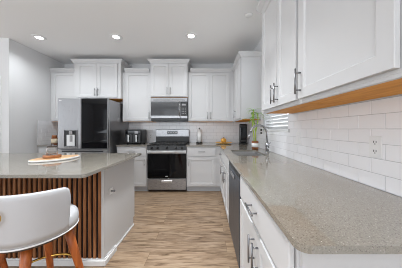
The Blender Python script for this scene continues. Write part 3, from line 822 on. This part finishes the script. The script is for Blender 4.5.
MB().lathe([(0.040, 0), (0.046, 0.004), (0.047, 0.070), (0.040, 0.082), (0.036, 0.082), (0.0435, 0.069), (0.043, 0.006), (0.01, 0.005)], (jx, jy, jz), 28).build('glass', M['jar_glass'], jar)
MB().lathe([(0.042, 0.0005), (0.044, 0.003), (0.044, 0.011), (0.038, 0.014), (0.010, 0.015), (0.010, 0.026), (0.004, 0.029)], (jx, jy, jz+0.082), 28).build('lid', M['lid'], jar)

# bottle on the corner worktop left of the fridge
q = (-3.07, 3.56)
bt = thing('amber_bottle', (*q, ZW), 'amber jar with cream label on the corner worktop left of the fridge', 'bottle')
MB().lathe([(0.046, 0.0005), (0.050, 0.004), (0.050, 0.135), (0.040, 0.15), (0.036, 0.152)], (*q, ZW), 28).build('body', M['amber'], bt)
MB().lathe([(0.0508, 0.030), (0.0508, 0.120), (0.0502, 0.120), (0.0502, 0.030)], (*q, ZW), 28).build('label_band', M['cream'], bt)
MB().lathe([(0.040, 0.1523), (0.042, 0.155), (0.042, 0.185), (0.036, 0.19), (0.01, 0.191)], (*q, ZW), 28).build('cap', M['darktray'], bt)

# ------------------------------------------------------------------ things on the back worktop
ax0, ax1, ay0, ay1 = -1.675, -1.335, 3.60, 3.95
af = thing('air_fryer', ((ax0+ax1)/2, 3.775, ZW), 'black two-basket air fryer with silver handles', 'air fryer')
MB().box(ax0, ax1, ay0+0.02, ay1, ZW+0.012, ZW+0.305, 0.022, 3).build('body', M['black'], af)
P = P_back(ay0+0.0198)
mb = MB(); lbox(mb, P, ax0+0.02, ax1-0.02, ZW+0.215, ZW+0.285, 0, 0.010, 0.004); pn = mb.build('control_panel', M['glassblack'], af)
mb = MB(); lbox(mb, P, -1.470, -1.395, ZW+0.222, ZW+0.275, 0.0102, 0.0115, 0.0005); mb.build('display', M['display_grey'], pn)
for u0, u1 in ((ax0+0.012, -1.508), (-1.502, ax1-0.012)):
    mb = MB(); lbox(mb, P, u0, u1, ZW+0.022, ZW+0.208, 0, 0.016, 0.006); bk = mb.build('basket', M['black'], af)
    uc = (u0+u1)/2
    mb = MB(); lbox(mb, P, uc-0.013, uc+0.013, ZW+0.050, ZW+0.195, 0.034, 0.052, 0.006); lbox(mb, P, uc-0.009, uc+0.009, ZW+0.150, ZW+0.185, 0.0162, 0.036); lbox(mb, P, uc-0.009, uc+0.009, ZW+0.06, ZW+0.09, 0.0162, 0.036)
    mb.build('handle', M['bright_steel'], bk)
mb = MB()
for x in (ax0+0.04, ax1-0.04):
    for y in (ay0+0.06, ay1-0.04): mb.cyl((x, y, ZW+0.0005), (x, y, ZW+0.0125), 0.012)
mb.build('rubber_feet', M['iron'], af)

px, py = -0.155, 3.90
pt = thing('paper_towel_holder', (px, py, ZW), 'black paper towel stand with a slim white roll', 'paper towel')
MB().lathe([(0.070, 0.0005), (0.072, 0.004), (0.072, 0.022), (0.066, 0.027), (0.02, 0.028)], (px, py, ZW), 32).build('base', M['black'], pt)
mb = MB().cyl((px, py, ZW+0.028), (px, py, ZW+0.325), 0.006); mb.lathe([(0.004, 0.318), (0.014, 0.325), (0.016, 0.334), (0.010, 0.343), (0.003, 0.345)], (px, py, ZW), 16)
mb.build('post', M['black'], pt)
MB().lathe([(0.012, 0.030), (0.048, 0.030), (0.048, 0.305), (0.012, 0.305)], (px, py, ZW), 32).build('roll', M['paper'], pt)

tx, ty = 0.374, 3.80
tr = thing('wooden_tray', (tx, ty, ZW), 'round honey-coloured wooden tray in the worktop corner', 'tray')
MB().lathe([(0.11, 0.012), (0.155, 0.014), (0.172, 0.020), (0.175, 0.030), (0.168, 0.031), (0.160, 0.024), (0.03, 0.022)], (tx, ty, ZW), 40).build('plate', M['tray'], tr)
MB().lathe([(0.08, 0.0005), (0.085, 0.003), (0.085, 0.0118)], (tx, ty, ZW), 32).build('foot', M['tray'], tr)
pk = thing('pumpkin_jar', (tx, ty, ZW+0.0225), 'small orange pumpkin-shaped jar on the wooden tray', 'ornament')
mb = MB(); loops = []
for k in range(11):
    ph = -math.pi/2 + math.pi*(k+0.35)/11.7
    r0 = 0.060*math.cos(ph)**0.8
    loops.append([Vector((tx+r0*(1-0.09*abs(math.sin(4*t)))*math.cos(t), ty+r0*(1-0.09*abs(math.sin(4*t)))*math.sin(t), ZW+0.0228+0.048+0.048*math.sin(ph))) for t in [2*math.pi*i/48 for i in range(48)]])
mb.rings(loops, smooth=True); mb.build('body', M['orange'], pk)
MB().tube([(tx, ty, ZW+0.116), (tx+0.002, ty, ZW+0.130), (tx+0.008, ty, ZW+0.146)], [0.012, 0.008, 0.009], 10).build('stem', M['stem'], pk)

kx, ky = 0.775, 3.72
bk = thing('countertop_appliance', (kx, ky, ZW), 'tall narrow black countertop appliance in the far corner', 'appliance')
MB().box(kx-0.076, kx+0.076, ky-0.075, ky+0.09, ZW+0.0305, ZW+0.425, 0.028, 4).build('body', M['black'], bk)
MB().box(kx-0.079, kx+0.079, ky-0.085, ky+0.09, ZW+0.0005, ZW+0.030, 0.010, 2).build('base', M['iron'], bk)
MB().box(kx-0.060, kx+0.060, ky-0.0768, ky-0.0752, ZW+0.08, ZW+0.36, 0.0006).build('front_panel', M['glassblack'], bk)
MB().tube([(kx-0.066, ky-0.0752, ZW+0.10), (kx-0.066, ky-0.088, ZW+0.12), (kx-0.066, ky-0.088, ZW+0.32), (kx-0.066, ky-0.0752, ZW+0.34)], 0.005, 8).build('handle', M['nickel'], bk)

# bamboo plant
vx, vy = 0.765, 2.76
bp = thing('bamboo_plant', (vx, vy, ZW), 'lucky bamboo in a brown pot with white label behind the sink', 'plant')
pot = MB().lathe([(0.040, 0.0005), (0.050, 0.003), (0.052, 0.120), (0.048, 0.130), (0.044, 0.130), (0.046, 0.118), (0.02, 0.116)], (vx, vy, ZW), 28).build('pot', M['darktray'], bp)
MB().lathe([(0.0535, 0.035), (0.0535, 0.095), (0.0525, 0.095), (0.0525, 0.035)], (vx, vy, ZW), 28).build('label_band', M['paper'], pot)
stalks = [((0.012, 0.0), [(0.012, 0.0, 0.117), (0.008, 0, 0.25), (-0.010, -0.01, 0.36), (-0.035, -0.01, 0.46), (-0.045, 0, 0.55)]),
          ((-0.012, 0.01), [(-0.012, 0.01, 0.117), (-0.022, 0.01, 0.25), (-0.040, 0.01, 0.38), (-0.020, 0.01, 0.50), (-0.022, 0.01, 0.60)]),
          ((0.0, -0.012), [(0.0, -0.012, 0.117), (0.004, -0.02, 0.26), (0.030, -0.02, 0.40), (0.040, -0.02, 0.49), (0.028, -0.02, 0.55)])]
lv = []
for base, pth in stalks:
    pts = []
    ctrl = [Vector((vx+a, vy+b, ZW+c)) for a, b, c in pth]
    for i in range(len(ctrl)-1):
        p0, p1, p2, p3 = ctrl[max(i-1, 0)], ctrl[i], ctrl[i+1], ctrl[min(i+2, len(ctrl)-1)]
        for s_ in range(8):
            t = s_/8; pts.append(0.5*((2*p1)+(-p0+p2)*t+(2*p0-5*p1+4*p2-p3)*t*t+(-p0+3*p1-3*p2+p3)*t**3))
    pts.append(ctrl[-1])
    rads = [0.0085 + (0.0022 if i % 6 == 0 else 0) for i in range(len(pts))]
    MB().tube(pts, rads, 10).build('stalk', M['bamboo'], bp)
    lv.append((pts[-1], 6)); lv.append((pts[-9], 4)); lv.append((pts[-15], 2))
mb = MB()
rnd = random.Random(3)
for p, cnt in lv:
    for k in range(cnt):
        a = rnd.uniform(0, 2*math.pi); d = Vector((math.cos(a), math.sin(a)*0.55, 0)); up = rnd.uniform(0.3, 0.95); Ln = rnd.uniform(0.09, 0.17)
        side = Vector((-d.y, d.x, 0)).normalized(); loops = []
        for i in range(7):
            t = i/6; c0 = p + d*Ln*t + Vector((0, 0, Ln*(up*t-0.75*t*t)))
            ww = 0.0105*math.sin(math.pi*min(0.999, 0.08+0.92*t))**0.8+0.0004
            loops.append([c0-side*ww, c0+Vector((0, 0, -0.0025)), c0+side*ww, c0+Vector((0, 0, -0.001))])
        mb.rings(loops, smooth=True)
mb.build('leaves', M['leaf'], bp)

# ------------------------------------------------------------------ outlets and switches
def outlet(P, u, v, label, cat='outlet', plugs=()):
    c0 = P(u, v, 0.0095)
    t = thing('power_outlet' if cat == 'outlet' else 'light_switch', c0, label, cat)
    mb = MB(); lbox(mb, P, u-0.036, u+0.036, v-0.058, v+0.058, 0.0093, 0.014, 0.003); pl = mb.build('plate', M['plastic'], t)
    if cat == 'outlet':
        for dv in (-0.024, 0.024):
            mb = MB(); lbox(mb, P, u-0.017, u+0.017, v+dv-0.014, v+dv+0.014, 0.0142, 0.0155, 0.002); s_ = mb.build('socket', M['plastic'], t)
            mb = MB()
            for du in (-0.007, 0.007): lbox(mb, P, u+du-0.0018, u+du+0.0018, v+dv-0.003, v+dv+0.008, 0.0156, 0.0161)
            lbox(mb, P, u-0.003, u+0.003, v+dv-0.011, v+dv-0.006, 0.0156, 0.0161)
            mb.build('slots', M['slot'], s_)
    else:
        mb = MB(); lbox(mb, P, u-0.017, u+0.017, v-0.033, v+0.033, 0.0142, 0.018, 0.002); mb.build('rocker', M['plastic'], t)
    return t
PR, PB = P_right(XR), P_back(YB)
outlet(PR, 0.935, 1.135, 'white power outlet on the tiles above the near worktop end')
outlet(PR, 1.72, 1.145, 'white light switch on the tiles between window and outlet', 'switch')
outlet(PR, 2.83, 1.19, 'white power outlet on the tiles behind the faucet')
outlet(PB, -1.285, 1.06, 'white power outlet on the tiles between air fryer and stove')
for (dv) in (0.024, -0.024):
    mb = MB(); lbox(mb, PR, 2.83-0.015, 2.83+0.015, 1.19+dv-0.014, 1.19+dv+0.014, 0.0163, 0.040, 0.004)
    tag(mb.build('power_plug', M['black']), 'black plug in the %s socket of the outlet behind the faucet' % ('upper' if dv > 0 else 'lower'), 'plug', 'black plugs behind the faucet')

# ------------------------------------------------------------------ ceiling
def downlight(x, y, label):
    t = thing('recessed_light', (x, y, ZC), label, 'ceiling light', 'recessed ceiling lights')
    MB().lathe([(0.070, -0.0005), (0.096, -0.0005), (0.096, -0.004), (0.078, -0.010), (0.070, -0.006)], (x, y, ZC), 36).build('trim_ring', M['trim'], t)
    MB().lathe([(0.069, -0.0005), (0.069, -0.004), (0.05, -0.006), (0.01, -0.007)], (x, y, ZC), 36).build('lens', M['lens'], t)
    l = bpy.data.lights.new('lamp', 'AREA'); l.shape = 'DISK'; l.size = 0.13; l.energy = 6; l.color = (0.92, 0.965, 1.0); l.spread = math.radians(140)
    lo = bpy.data.objects.new('lamp', l); COL.objects.link(lo); lo.parent = t; lo.location = (0, 0, -0.012)
    return t
downlight(-2.755, 2.90, 'bright round recessed ceiling light near the left wall')
downlight(-1.475, 2.88, 'bright round recessed ceiling light in front of the fridge cabinet')
downlight(-0.247, 2.85, 'bright round recessed ceiling light in front of the microwave cabinet')
sd = thing('smoke_detector', (0.565, 2.33, ZC), 'faint white round detector on the ceiling near the right cabinets', 'detector')
MB().lathe([(0.050, -0.0005), (0.050, -0.005), (0.042, -0.009), (0.01, -0.010)], (0.565, 2.33, ZC), 28).build('cover', M['ceiling'], sd)
